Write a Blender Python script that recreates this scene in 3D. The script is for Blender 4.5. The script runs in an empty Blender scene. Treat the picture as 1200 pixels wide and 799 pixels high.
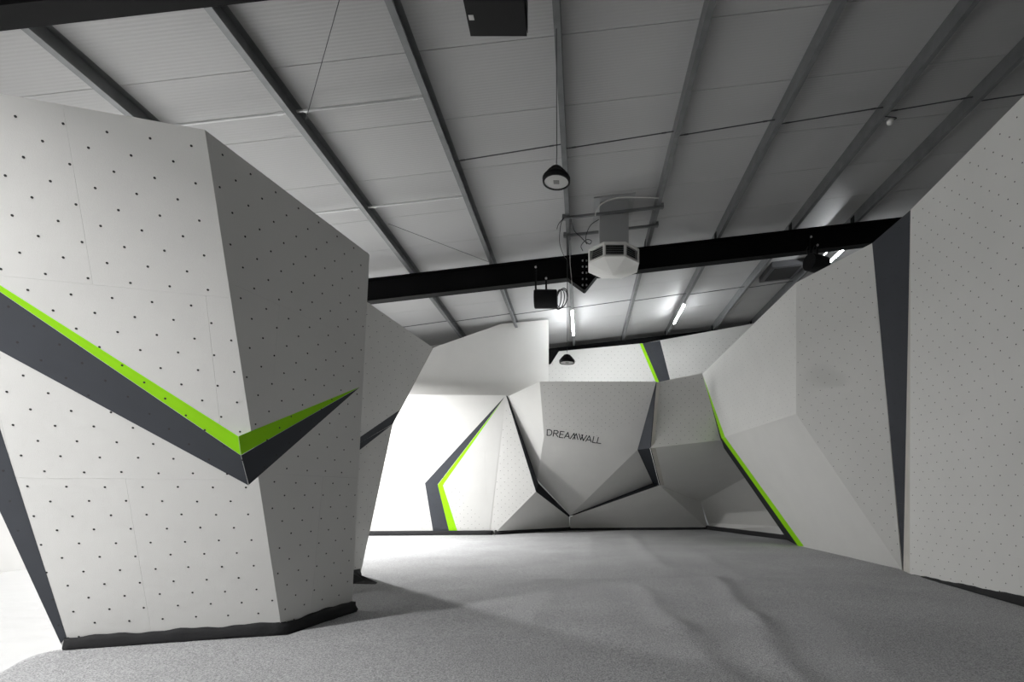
import bpy, bmesh, math, random
from mathutils import Vector
random.seed(7)
PI = math.pi
S = bpy.context.scene
COL = S.collection
V = Vector

# ------------------------------------------------------------------ camera
F, PX, PY, H = 600.0, 682.0, 580.0, 1.15      # focal length in px of the 1200x799 frame, principal point, eye height
cd = bpy.data.cameras.new('camera')
cam = bpy.data.objects.new('camera', cd)
COL.objects.link(cam)
cam.location = (0, 0, H)
cam.rotation_euler = (PI / 2, 0, 0)
cd.sensor_width = 36.0
cd.lens = 36.0 * F / 1200
cd.shift_x = -(PX - 600) / 1200
cd.shift_y = (PY - 399.5) / 1200
cd.clip_start, cd.clip_end = 0.05, 200
S.camera = cam

# ------------------------------------------------------------------ world, lights, exposure
w = bpy.data.worlds.new('world')
S.world = w
w.use_nodes = True
w.node_tree.nodes['Background'].inputs[0].default_value = (0.80, 0.88, 1.0, 1)
w.node_tree.nodes['Background'].inputs[1].default_value = 1.0


def area(name, loc, rot, sx, sy, power, col=(1, 1, 1), spread=PI):
    l = bpy.data.lights.new(name, 'AREA')
    l.shape = 'RECTANGLE'
    l.size, l.size_y, l.energy, l.color, l.spread = sx, sy, power, col, spread
    o = bpy.data.objects.new(name, l)
    COL.objects.link(o)
    o.location, o.rotation_euler = loc, rot
    return o


# daylight through the two glazed openings of the left wall
area('daylight_near', (-8.50, -0.60, 1.75), (0, -PI / 2, 0), 2.5, 2.2, 40, (1.0, 0.985, 0.96))
area('daylight_far', (-8.50, 12.2, 1.85), (0, -PI / 2, 0), 2.5, 2.2, 60, (0.97, 0.99, 1.0))
# lit high-bay lamps of the left aisle, hanging outside the picture: place, watts, beam
LAMPS = [((-4.9, 0.4, 4.75), 440, 136), ((-5.6, 11.3, 4.55), 860, 172), ((-6.7, 5.2, 4.3), 60, 150)]
for lp, lw, lb in LAMPS:
    l = bpy.data.lights.new('high_bay_light', 'AREA')
    l.shape, l.size, l.energy, l.spread = 'DISK', .26, lw, math.radians(lb)
    o = bpy.data.objects.new('high_bay_light', l)
    COL.objects.link(o)
    o.location = V(lp) - V((0, 0, .03))
S.view_settings.view_transform = 'Standard'
S.view_settings.look = 'None'
S.view_settings.gamma = 1.0
S.view_settings.use_curve_mapping = False
S.view_settings.exposure = -0.08


# ------------------------------------------------------------------ helpers
def at(px, py, y):
    """point at depth y on the sight line of a pixel of the photograph"""
    return V(((px - PX) * y / F, y, H + (PY - py) * y / F))


def floor_at(px, py, z=0.0):
    return at(px, py, (H - z) * F / (py - PY))


class Plane:
    def __init__(s, a, b, c):
        s.p = a.copy()
        n = (b - a).cross(c - a).normalized()
        if n.dot(V((0, 0, H)) - a) < 0:
            n = -n
        s.n = n

    def hit(s, px, py):
        d = at(px, py, 1.0) - V((0, 0, H))
        t = (s.p - V((0, 0, H))).dot(s.n) / d.dot(s.n)
        return V((0, 0, H)) + d * t


def tag(o, label=None, cat=None, group=None, kind=None):
    if label: o['label'] = label
    if cat: o['category'] = cat
    if group: o['group'] = group
    if kind: o['kind'] = kind
    return o


def empty(name, loc, label, cat, group=None):
    o = bpy.data.objects.new(name, None)
    o.empty_display_size = 0.2
    COL.objects.link(o)
    o.location = loc
    return tag(o, label, cat, group)


def link(name, me, m, parent=None):
    o = bpy.data.objects.new(name, me)
    COL.objects.link(o)
    if m is not None and not me.materials:
        me.materials.append(m)
    if parent is not None:
        o.parent = parent
        root = parent
        off = V(parent.location)
        if parent.parent: off = off + V(parent.parent.location)
        o.location = -off
    return o


def obj(name, bm, m, parent=None, smooth=False):
    bmesh.ops.recalc_face_normals(bm, faces=bm.faces)
    me = bpy.data.meshes.new(name)
    bm.to_mesh(me)
    bm.free()
    if smooth:
        for p in me.polygons: p.use_smooth = True
    return link(name, me, m, parent)


def box(bm, a, b):
    xs, ys, zs = (a[0], b[0]), (a[1], b[1]), (a[2], b[2])
    v = [bm.verts.new((x, y, z)) for x in xs for y in ys for z in zs]
    for f in ((0, 1, 3, 2), (4, 6, 7, 5), (0, 4, 5, 1), (2, 3, 7, 6), (0, 2, 6, 4), (1, 5, 7, 3)):
        bm.faces.new([v[i] for i in f])
    return v


def prism(bm, pts, d):
    """polygon extruded by vector d"""
    a = [bm.verts.new(p) for p in pts]
    b = [bm.verts.new(p + d) for p in pts]
    n = len(pts)
    bm.faces.new(a)
    bm.faces.new(b[::-1])
    for i in range(n):
        bm.faces.new((a[i], b[i], b[(i + 1) % n], a[(i + 1) % n]))


def frame_of(d):
    d = d.normalized()
    u = d.cross(V((0, 0, 1)))
    if u.length < 1e-3: u = d.cross(V((0, 1, 0)))
    u.normalize()
    return u, d.cross(u).normalized()


def tube(bm, pts, r, n=8, closed=False):
    rings = []
    k = len(pts)
    u = None
    for i, p in enumerate(pts):
        if closed:
            d = pts[(i + 1) % k] - pts[i - 1]
        else:
            d = pts[min(i + 1, k - 1)] - pts[max(i - 1, 0)]
        d = d.normalized()
        if u is None:
            u, v = frame_of(d)
        else:
            u = (u - d * u.dot(d)).normalized()
            v = d.cross(u)
        rr = r[i] if isinstance(r, (list, tuple)) else r
        rings.append([bm.verts.new(p + (u * math.cos(2 * PI * j / n) + v * math.sin(2 * PI * j / n)) * rr) for j in range(n)])
    for i in range(k if closed else k - 1):
        a, b = rings[i], rings[(i + 1) % k]
        for j in range(n):
            bm.faces.new((a[j], a[(j + 1) % n], b[(j + 1) % n], b[j]))
    if not closed:
        bm.faces.new(rings[0][::-1])
        bm.faces.new(rings[-1])


def lathe(bm, c, axis, prof, n=32):
    """prof: list of (distance along axis, radius)"""
    u, v = frame_of(axis)
    ax = axis.normalized()
    rings = []
    for t, r in prof:
        if r < 1e-6:
            rings.append([bm.verts.new(c + ax * t)])
        else:
            rings.append([bm.verts.new(c + ax * t + (u * math.cos(2 * PI * j / n) + v * math.sin(2 * PI * j / n)) * r) for j in range(n)])
    for a, b in zip(rings, rings[1:]):
        for j in range(n):
            k = (j + 1) % n
            if len(a) == 1 and len(b) == 1: continue
            if len(a) == 1: bm.faces.new((a[0], b[k], b[j]))
            elif len(b) == 1: bm.faces.new((a[j], a[k], b[0]))
            else: bm.faces.new((a[j], a[k], b[k], b[j]))
    if len(rings[0]) > 1: bm.faces.new(rings[0][::-1])
    if len(rings[-1]) > 1: bm.faces.new(rings[-1])


def bez(pts, n=10):
    """Catmull-Rom through points"""
    out = []
    q = [pts[0] * 2 - pts[1]] + list(pts) + [pts[-1] * 2 - pts[-2]]
    for i in range(1, len(q) - 2):
        p0, p1, p2, p3 = q[i - 1:i + 3]
        for k in range(n):
            t = k / n
            out.append(0.5 * ((2 * p1) + (p2 - p0) * t + (2 * p0 - 5 * p1 + 4 * p2 - p3) * t * t + (3 * p1 - p0 - 3 * p2 + p3) * t ** 3))
    out.append(q[-2])
    return out


# ------------------------------------------------------------------ materials
def mat(name, col, rough=0.6, metal=0.0, var=0.0, vscale=3.0, bump=0.0, bscale=200.0, spec=0.4):
    m = bpy.data.materials.new(name)
    m.use_nodes = True
    nt = m.node_tree
    b = nt.nodes['Principled BSDF']
    b.inputs['Base Color'].default_value = (*col, 1)
    b.inputs['Roughness'].default_value = rough
    b.inputs['Metallic'].default_value = metal
    b.inputs['Specular IOR Level'].default_value = spec
    tc = nt.nodes.new('ShaderNodeTexCoord')
    if var:
        n = nt.nodes.new('ShaderNodeTexNoise')
        n.inputs['Scale'].default_value = vscale
        n.inputs['Detail'].default_value = 5
        nt.links.new(tc.outputs['Object'], n.inputs['Vector'])
        r = nt.nodes.new('ShaderNodeMapRange')
        r.inputs[1].default_value, r.inputs[2].default_value = 0.3, 0.7
        r.inputs[3].default_value, r.inputs[4].default_value = 1 - var, 1 + var
        nt.links.new(n.outputs['Fac'], r.inputs[0])
        mx = nt.nodes.new('ShaderNodeVectorMath')
        mx.operation = 'SCALE'
        mx.inputs[0].default_value = col
        nt.links.new(r.outputs[0], mx.inputs['Scale'])
        nt.links.new(mx.outputs[0], b.inputs['Base Color'])
    if bump:
        n2 = nt.nodes.new('ShaderNodeTexNoise')
        n2.inputs['Scale'].default_value = bscale
        n2.inputs['Detail'].default_value = 3
        nt.links.new(tc.outputs['Object'], n2.inputs['Vector'])
        bp = nt.nodes.new('ShaderNodeBump')
        bp.inputs['Strength'].default_value = bump
        bp.inputs['Distance'].default_value = 0.01
        nt.links.new(n2.outputs['Fac'], bp.inputs['Height'])
        nt.links.new(bp.outputs[0], b.inputs['Normal'])
    return m


def emit(name, col, s):
    m = bpy.data.materials.new(name)
    m.use_nodes = True
    b = m.node_tree.nodes['Principled BSDF']
    b.inputs['Base Color'].default_value = (0.9, 0.9, 0.9, 1)
    b.inputs['Emission Color'].default_value = (*col, 1)
    b.inputs['Emission Strength'].default_value = s
    return m


WHITE = mat('textured_white_paint', (0.66, 0.655, 0.635), 0.75, var=0.02, vscale=2.0, bump=0.12, bscale=160, spec=0.25)
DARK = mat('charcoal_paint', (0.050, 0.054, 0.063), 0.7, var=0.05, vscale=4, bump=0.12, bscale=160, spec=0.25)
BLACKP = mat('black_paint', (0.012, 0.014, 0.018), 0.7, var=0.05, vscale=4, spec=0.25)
GREEN = mat('lime_green_paint', (0.30, 0.70, 0.003), 0.7, var=0.02, vscale=4, bump=0.1, bscale=160, spec=0.25)
BACK = mat('plywood_backing', (0.50, 0.48, 0.44), 0.8, var=0.08)
NUT = mat('dark_bolt_insert', (0.018, 0.018, 0.018), 0.5)
SKIRT = mat('black_skirt_fabric', (0.014, 0.014, 0.015), 0.85, bump=0.3, bscale=60)
STEEL = mat('galvanised_steel', (0.20, 0.205, 0.21), 0.45, metal=0.5, var=0.12, vscale=6)
ROD = mat('dull_steel_rod', (0.10, 0.10, 0.105), 0.5, metal=0.5)
STRUT = mat('bright_galvanised_tube', (0.62, 0.63, 0.63), 0.4, metal=0.6)
BEAM = mat('black_painted_steel', (0.0035, 0.0035, 0.004), 0.6, var=0.1, vscale=5, spec=0.12)
PLAST = mat('black_plastic', (0.005, 0.005, 0.0055), 0.5, spec=0.2)
WPLAST = mat('white_plastic', (0.78, 0.775, 0.75), 0.45)
DUCT = mat('grey_duct_sheet', (0.40, 0.405, 0.41), 0.5, metal=0.2)
DUCTD = mat('dark_duct_sheet', (0.10, 0.10, 0.105), 0.5, metal=0.3)
LOUV = mat('dark_louvre_void', (0.02, 0.02, 0.02), 0.8)
LENS = mat('frosted_lamp_lens', (0.62, 0.62, 0.60), 0.5)
LENSC = mat('lamp_chip_grey', (0.25, 0.25, 0.24), 0.5)
CABLE = mat('black_cable', (0.02, 0.02, 0.02), 0.6)
CABLEG = mat('pale_cable', (0.55, 0.55, 0.53), 0.6)
BOLT = mat('zinc_bolt', (0.7, 0.7, 0.7), 0.35, metal=0.8)
PLASTER = mat('white_wall_paint', (0.62, 0.615, 0.60), 0.8, var=0.02)
CONC = mat('pale_concrete', (0.55, 0.55, 0.54), 0.55, var=0.08, vscale=1.5)
FILM = mat('white_plastic_film', (0.50, 0.50, 0.50), 0.25, var=0.02, spec=0.6)
TUBE = emit('lit_fluorescent_tube', (0.95, 0.98, 1.0), 130)
TUBEW = emit('added_wash_tube', (0.95, 0.98, 1.0), 160)  # glow of the hidden tube added to brighten the rear wall
LAMPON = emit('lit_lamp_panel', (1.0, 0.98, 0.95), 6)

# roof sheet: micro-ribbed white sandwich panel (ribs run up the slope, along X)
ROOF = bpy.data.materials.new('ribbed_roof_sheet')
ROOF.use_nodes = True
nt = ROOF.node_tree
b = nt.nodes['Principled BSDF']
b.inputs['Base Color'].default_value = (0.44, 0.44, 0.44, 1)
b.inputs['Roughness'].default_value = 0.48
b.inputs['Specular IOR Level'].default_value = 0.4
tc = nt.nodes.new('ShaderNodeTexCoord')
wv = nt.nodes.new('ShaderNodeTexWave')
wv.wave_type, wv.bands_direction = 'BANDS', 'Y'
wv.inputs['Scale'].default_value = 7.5
wv.inputs['Distortion'].default_value = 0.4
wv.inputs['Detail Scale'].default_value = 0.3
nt.links.new(tc.outputs['Object'], wv.inputs['Vector'])
bp = nt.nodes.new('ShaderNodeBump')
bp.inputs['Strength'].default_value = 0.13
bp.inputs['Distance'].default_value = 0.01
nt.links.new(wv.outputs['Fac'], bp.inputs['Height'])
nt.links.new(bp.outputs[0], b.inputs['Normal'])

# carpet: grey flecked felt
CARPET = bpy.data.materials.new('grey_flecked_carpet')
CARPET.use_nodes = True
nt = CARPET.node_tree
b = nt.nodes['Principled BSDF']
b.inputs['Roughness'].default_value = 0.95
b.inputs['Specular IOR Level'].default_value = 0.1
tc = nt.nodes.new('ShaderNodeTexCoord')
n1 = nt.nodes.new('ShaderNodeTexNoise')
n1.inputs['Scale'].default_value = 105
n1.inputs['Detail'].default_value = 6
n1.inputs['Roughness'].default_value = 0.75
n2 = nt.nodes.new('ShaderNodeTexNoise')
n2.inputs['Scale'].default_value = 0.9
n2.inputs['Detail'].default_value = 3
for n in (n1, n2): nt.links.new(tc.outputs['Object'], n.inputs['Vector'])
rp = nt.nodes.new('ShaderNodeValToRGB')
rp.color_ramp.elements[0].position, rp.color_ramp.elements[1].position = 0.36, 0.66
rp.color_ramp.elements[0].color = (0.14, 0.14, 0.142, 1)
rp.color_ramp.elements[1].color = (0.60, 0.60, 0.605, 1)
nt.links.new(n1.outputs['Fac'], rp.inputs[0])
mr = nt.nodes.new('ShaderNodeMapRange')
mr.inputs[1].default_value, mr.inputs[2].default_value = 0.3, 0.7
mr.inputs[3].default_value, mr.inputs[4].default_value = 0.92, 1.08
nt.links.new(n2.outputs['Fac'], mr.inputs[0])
mx = nt.nodes.new('ShaderNodeVectorMath')
mx.operation = 'SCALE'
nt.links.new(rp.outputs[0], mx.inputs[0])
nt.links.new(mr.outputs[0], mx.inputs['Scale'])
nt.links.new(mx.outputs[0], b.inputs['Base Color'])
bp = nt.nodes.new('ShaderNodeBump')
bp.inputs['Strength'].default_value = 0.5
bp.inputs['Distance'].default_value = 0.01
nt.links.new(n1.outputs['Fac'], bp.inputs['Height'])
nt.links.new(bp.outputs[0], b.inputs['Normal'])

GLASS = bpy.data.materials.new('window_glass')
GLASS.use_nodes = True
b = GLASS.node_tree.nodes['Principled BSDF']
b.inputs['Transmission Weight'].default_value = 1.0
b.inputs['Roughness'].default_value = 0.02
b.inputs['Base Color'].default_value = (0.95, 0.97, 0.97, 1)

# ------------------------------------------------------------------ the shell of the hall
X0, X1, Y0, Y1 = -8.62, 8.6, -3.6, 18.0
SL = 0.115                                   # roof slope


def zp(x): return H + 4.90 + SL * x          # underside of the purlins
def zr(x): return H + 5.12 + SL * x          # underside of the roof sheets


bm = bmesh.new(); box(bm, (X0, Y0, -0.15), (X1, Y1, 0.0))
tag(obj('floor', bm, CONC), kind='structure')

bm = bmesh.new()
prism(bm, [V((X0 - .2, Y0, zr(X0 - .2) + .06)), V((X1 + .2, Y0, zr(X1 + .2) + .06)), V((X1 + .2, Y0, zr(X1 + .2) + .16)), V((X0 - .2, Y0, zr(X0 - .2) + .16))], V((0, Y1 - Y0, 0)))
ceiling = tag(obj('ceiling', bm, ROOF), kind='structure')
y = Y0
while y < Y1 - 0.01:
    bm = bmesh.new()
    e = min(y + 1.03, Y1)
    prism(bm, [V((X0, y + .004, zr(X0))), V((X1, y + .004, zr(X1))), V((X1, y + .004, zr(X1) + .058)), V((X0, y + .004, zr(X0) + .058))], V((0, e - y - .008, 0)))
    obj('roof_panel', bm, ROOF, ceiling)
    y = e


def wall_with_holes(name, x, holes, m):
    """wall in the YZ plane at x with rectangular openings (y0,y1,z0,z1), 0.2 m thick"""
    bm = bmesh.new()
    a, c = x - .2, x
    top = zr(x)
    ys = Y0
    for (h0, h1, z0, z1) in sorted(holes):
        box(bm, (a, ys, 0), (c, h0, top))
        box(bm, (a, h0, 0), (c, h1, z0))
        box(bm, (a, h0, z1), (c, h1, top))
        ys = h1
    box(bm, (a, ys, 0), (c, Y1, top))
    return tag(obj(name, bm, m), kind='structure')


HOLES = [(-1.8, 0.6, 0.45, 3.05), (11.0, 13.4, 0.55, 3.15)]
wall_left = wall_with_holes('wall_left', X0, HOLES, PLASTER)
for i, (h0, h1, z0, z1) in enumerate(HOLES):
    bm = bmesh.new()
    fx0, fx1 = X0 - .14, X0 - .08
    box(bm, (fx0, h0, z0), (fx1, h0 + .06, z1)); box(bm, (fx0, h1 - .06, z0), (fx1, h1, z1))
    box(bm, (fx0, h0, z0), (fx1, h1, z0 + .06)); box(bm, (fx0, h0, z1 - .06), (fx1, h1, z1))
    ym = (h0 + h1) / 2
    box(bm, (fx0, ym - .03, z0), (fx1, ym + .03, z1))
    wn = tag(obj('window_%d' % (i + 1), bm, WPLAST), kind='structure')
    bm = bmesh.new(); box(bm, (X0 - .115, h0 + .05, z0 + .05), (X0 - .105, ym - .02, z1 - .05)); obj('pane', bm, GLASS, wn)
    bm = bmesh.new(); box(bm, (X0 - .115, ym + .02, z0 + .05), (X0 - .105, h1 - .05, z1 - .05)); obj('pane', bm, GLASS, wn)
GREYWALL = mat('grey_wall_cladding', (0.55, 0.55, 0.55), 0.7, var=0.03)
wall_with_holes('wall_right', X1 + .2, [], GREYWALL)
for name, ya, yb in (('wall_back', Y1, Y1 + .2), ('wall_front', Y0 - .2, Y0)):
    bm = bmesh.new()
    prism(bm, [V((X0, ya, 0)), V((X1, ya, 0)), V((X1, ya, zr(X1))), V((X0, ya, zr(X0)))], V((0, yb - ya, 0)))
    tag(obj(name, bm, GREYWALL), kind='structure')

# ------------------------------------------------------------------ roof steel: rafters, purlins, tie rods
RY = [4.19, 10.5, 16.8]
RB = H + 4.445                                # underside of a rafter on x = 0


def rafter(y, label, splice=False):
    r = empty('rafter_beam', (0, y, RB), label, 'beam')
    def strip(ya, yb, za, zb, name):
        bm = bmesh.new()
        prism(bm, [V((X0, ya, RB + za + SL * X0)), V((X1, ya, RB + za + SL * X1)), V((X1, ya, RB + zb + SL * X1)), V((X0, ya, RB + zb + SL * X0))], V((0, yb - ya, 0)))
        return obj(name, bm, BEAM, r)
    strip(y - .012, y + .012, .018, .437, 'web')
    strip(y - .10, y + .10, 0, .018, 'lower_flange')
    strip(y - .10, y + .10, .437, .455, 'upper_flange')
    if splice:
        xs = at(685, 330, y).x
        zb = RB + SL * xs
        # triangular haunch under the joint with its own bottom flanges
        bm = bmesh.new()
        a, c, d = V((xs - .33, y - .012, zb - .03)), V((xs, y - .012, zb - .27)), V((xs + .24, y - .012, zb + .03))
        prism(bm, [a, c, d], V((0, .024, 0)))
        hn = obj('haunch', bm, BEAM, r)
        for p, q in ((a, c), (c, d)):
            bm = bmesh.new()
            nrm = V((-(q - p).z, 0, (q - p).x)).normalized() * .016
            p2, q2 = V((p.x, y - .10, p.z)), V((q.x, y - .10, q.z))
            prism(bm, [p2, q2, q2 - nrm, p2 - nrm], V((0, .20, 0)))
            obj('haunch_flange', bm, BEAM, hn)
        bm = bmesh.new(); box(bm, (xs - .025, y - .10, zb - .26), (xs + .025, y + .10, zb + .44)); sp = obj('splice_plate', bm, BEAM, r)
        bm = bmesh.new()
        for k in range(5):
            for sx in (-1, 1):
                lathe(bm, V((xs + sx * .025, y - .06, zb - .17 + k * .125)), V((sx, 0, 0)), [(0, .02), (.022, .02), (.03, .012)], 8)
        tag(obj('bolt', bm, BOLT, sp), kind='stuff')
    return r


rafter(RY[0], 'black steel rafter crossing the top left corner above the nearest climbing wall')
rafter(RY[1], 'long black steel rafter crossing mid hall behind the white air diffuser', True)
rafter(RY[2], 'farthest black steel rafter along the top of the bright rear wall')

RATIO = [-1.051, -.706, -.375, -.0527, .2733, .567, .881, 1.141]
PXS = [r * 4.9 for r in RATIO]
PLAB = ['roof purlin nearest the left wall, above the tall grey climbing wall corner',
        'second roof purlin from the left, with bright strut tubes bolted to it',
        'third roof purlin from the left, left of the black box speaker',
        'roof purlin running over the round hanging lamps and the left lit tube',
        'roof purlin along the right side of the grey air duct',
        'roof purlin carrying the lit tube right of the white diffuser',
        'roof purlin that the small white detector hangs from',
        'rightmost roof purlin, just above the right hand climbing wall']
purlins = []
for i, x in enumerate(PXS):
    z = zp(x)
    p = empty('roof_purlin', (x, 0, z), PLAB[i], 'purlin', 'steel purlins under the roof sheets')
    bm = bmesh.new()
    t, hh, fw = .004, .218, .072
    sec = [(-fw / 2, hh), (-fw / 2, 0), (fw / 2, 0), (fw / 2, .02), (fw / 2 - t, .02), (fw / 2 - t, t), (-fw / 2 + t, t), (-fw / 2 + t, hh - t), (fw / 2, hh - t), (fw / 2, hh)]
    tilt = SL
    prism(bm, [V((x + a, Y0, z + c + a * tilt)) for a, c in sec], V((0, Y1 - Y0, 0)))
    obj('channel', bm, STEEL, p)
    for ry in RY:                                                   # cleats that seat the purlin on a rafter
        bm = bmesh.new()
        box(bm, (x - .05, ry - .07, z - .005), (x - .042, ry + .07, z + .16))
        box(bm, (x - .05, ry - .07, z - .008), (x + .06, ry + .07, z + .0))
        obj('cleat', bm, BEAM, p)
    purlins.append(p)


def rod(i, j, y, m, r, dz0=.10, dz1=.10, clamp=True):
    """tie between purlin i and purlin j at depth y: a part of purlin i"""
    xa, xb = PXS[i] + .035, PXS[j] - .035
    a, c = V((xa, y, zp(xa) + dz0)), V((xb, y, zp(xb) + dz1))
    bm = bmesh.new(); tube(bm, [a, c], r, 8)
    o = obj('tie_rod', bm, m, purlins[i])
    if clamp:
        d = (c - a).normalized()
        for q in (a + d * .11, c - d * .14):
            bm = bmesh.new()
            lathe(bm, q, d, [(-.03, r * 1.35), (.03, r * 1.35)], 6)
            obj('nut', bm, m, o)


for y in (6.15, 8.2):
    rod(0, 1, y, STRUT, .016); rod(1, 2, y, STRUT, .016)
for k, (i, j) in enumerate(((2, 3), (3, 4), (4, 5), (5, 6), (6, 7))):
    rod(i, j, 7.28, ROD, .008, .05, .12)
for k in range(7):
    rod(k, k + 1, 13.5, ROD, .009, .06, .10, clamp=False)
for k in (0, 1):
    rod(k, k + 1, 15.4, STRUT, .014, clamp=False)
xr = PXS[7] + .035
bm = bmesh.new(); tube(bm, [V((xr, 7.28, zp(xr) + .05)), V((xr + 1.4, 7.28, zp(xr + 1.4) + .1))], .008, 8); obj('tie_rod', bm, ROD, purlins[7])


# ------------------------------------------------------------------ climbing walls: facets of plywood sheets
def clip(poly, axis, val, keep_less):
    out = []
    n = len(poly)
    for k in range(n):
        a, c = poly[k], poly[(k + 1) % n]
        da, dc = a[axis] - val, c[axis] - val
        if not keep_less: da, dc = -da, -dc
        if da <= 0: out.append(a)
        if (da < 0 < dc) or (dc < 0 < da):
            t = da / (da - dc)
            out.append((a[0] + (c[0] - a[0]) * t, a[1] + (c[1] - a[1]) * t))
    return out


def parea(p):
    return abs(sum(p[k][0] * p[(k + 1) % len(p)][1] - p[(k + 1) % len(p)][0] * p[k][1] for k in range(len(p)))) / 2


def inside(p, q, m):
    """q inside convex polygon p by margin m"""
    s = sum(p[k][0] * p[(k + 1) % len(p)][1] - p[(k + 1) % len(p)][0] * p[k][1] for k in range(len(p)))
    sg = 1 if s > 0 else -1
    for k in range(len(p)):
        a, c = p[k], p[(k + 1) % len(p)]
        ex, ey = c[0] - a[0], c[1] - a[1]
        l = math.hypot(ex, ey)
        if l < 1e-6: continue
        if sg * (ex * (q[1] - a[1]) - ey * (q[0] - a[0])) / l < m: return False
    return True


class Wall:
    def __init__(s, name, loc, label):
        s.o = empty(name, loc, label, 'climbing wall')
        s.back = bmesh.new()

    def done(s):
        obj('backing_frame', s.back, BACK, s.o)

    def facet(s, pts, m=WHITE, nuts=True, split=(2.44, 1.22, 0.0, 0.0), name='plywood_sheet', nut_r=.008, back=.09, nut_poly=None, gap=.0004, inset=0.0):
        pts = [V(p) for p in pts]
        pl = Plane(pts[0], pts[1], pts[2])
        n = pl.n
        u = V((0, 0, 1)).cross(n).normalized()
        v = n.cross(u)
        o = pts[0]
        P = [((q - o).dot(u), (q - o).dot(v)) for q in pts]
        to3 = lambda q, d=0.0: o + u * q[0] + v * q[1] + n * d
        # the frame the sheets are screwed on
        nh = V((n.x, n.y, 0)).normalized()
        hd = -nh / max(.35, n.dot(nh))                      # level push into the wall, so that tops stay level
        mid = sum(pts, V((0, 0, 0))) / len(pts)
        prism(s.back, [q + (mid - q) * inset + hd * .019 for q in pts], hd * back)
        su, sv, ou, ov = split
        us, vs = [q[0] for q in P], [q[1] for q in P]
        j0, j1 = math.floor((min(vs) - ov) / sv), math.ceil((max(vs) - ov) / sv)
        for j in range(j0, j1):
            sh = ou + (su / 2 if j % 2 else 0)
            i0, i1 = math.floor((min(us) - sh) / su), math.ceil((max(us) - sh) / su)
            for i in range(i0, i1):
                c = P
                for ax, val, less in ((0, sh + i * su + gap, False), (0, sh + (i + 1) * su - gap, True), (1, ov + j * sv + gap, False), (1, ov + (j + 1) * sv - gap, True)):
                    c = clip(c, ax, val, less)
                    if len(c) < 3: break
                # drop doubled points
                d = []
                for q in c:
                    if not d or math.hypot(q[0] - d[-1][0], q[1] - d[-1][1]) > 1e-4: d.append(q)
                if len(d) > 1 and math.hypot(d[0][0] - d[-1][0], d[0][1] - d[-1][1]) < 1e-4: d.pop()
                if len(d) < 3 or parea(d) < 2e-4: continue
                bm = bmesh.new()
                prism(bm, [to3(q) for q in d], hd * .018)
                obj(name, bm, m, s.o)
        if nuts:
            NP = P if nut_poly is None else [((q - o).dot(u), (q - o).dot(v)) for q in nut_poly]
            bm = bmesh.new()
            # rows level with the facet, every other row shifted by half a step
            a, h = .2133, .105
            j0, j1 = int(min(vs) / h) - 1, int(max(vs) / h) + 2
            cnt = 0
            for j in range(j0, j1):
                for i in range(int(min(us) / a) - 1, int(max(us) / a) + 2):
                    q = (i * a + (a / 2 if j % 2 else 0) + random.uniform(-.004, .004), j * h + random.uniform(-.004, .004))
                    if not inside(NP, q, .03): continue
                    c0 = to3(q)
                    r0 = [bm.verts.new(c0 + (u * math.cos(k * PI / 3) + v * math.sin(k * PI / 3)) * nut_r + n * 0.0) for k in range(6)]
                    r1 = [bm.verts.new(c0 + (u * math.cos(k * PI / 3) + v * math.sin(k * PI / 3)) * nut_r + n * .002) for k in range(6)]
                    for k in range(6): bm.faces.new((r0[k], r0[(k + 1) % 6], r1[(k + 1) % 6], r1[k]))
                    bm.faces.new(r1)
                    cnt += 1
            if cnt: tag(obj('bolt_insert', bm, NUT, s.o), kind='stuff')
            else: bm.free()
        return pl

    def paint(s, pl, pix, m, label, d=.0012):
        """painted stripe: a film with its own outline on the facet plane"""
        bm = bmesh.new()
        pts = [(pl.hit(*q) if not isinstance(q, V) else q) + pl.n * d for q in pix]
        prism(bm, pts, -pl.n * .001)
        return tag(obj('painted_stripe', bm, m, s.o), label)

    def skirt(s, line, h0, h1, out=.03, name='base_skirt', wav=.006, step=.07):
        """black fabric skirt along a base line; out = how far it stands off towards the room"""
        bm = bmesh.new()
        cols = []
        for a, c in zip(line, line[1:]):
            d = (c - a); L = d.length; dn = d.normalized()
            nn = V((dn.y, -dn.x, 0))
            if nn.dot(V((0, 0, 0)) - a) < 0: nn = -nn
            k = max(2, int(L / step))
            for i in range(k + 1):
                p = a + d * (i / k)
                t = i / k
                w0 = math.sin(p.x * 11 + p.y * 7.3) * wav + math.sin(p.x * 29 + p.y * 23) * wav * .6
                hh = h0 + (h1 - h0) * t
                col = []
                for q, oo in ((0, out + w0), (.35, out + .006 - w0), (.7, out + w0 * .8), (1.0, out - .008)):
                    col.append(p + nn * oo + V((0, 0, q * (hh + w0 * .6))))
                col.append(p - nn * .02 + V((0, 0, hh + w0 * .6)))
                cols.append([bm.verts.new(x) for x in col])
        for a, c in zip(cols, cols[1:]):
            for k in range(4): bm.faces.new((a[k], c[k], c[k + 1], a[k + 1]))
        me_o = obj(name, bm, SKIRT, s.o, smooth=True)
        sol = me_o.modifiers.new('thickness', 'SOLIDIFY'); sol.thickness = .004
        return me_o


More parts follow.
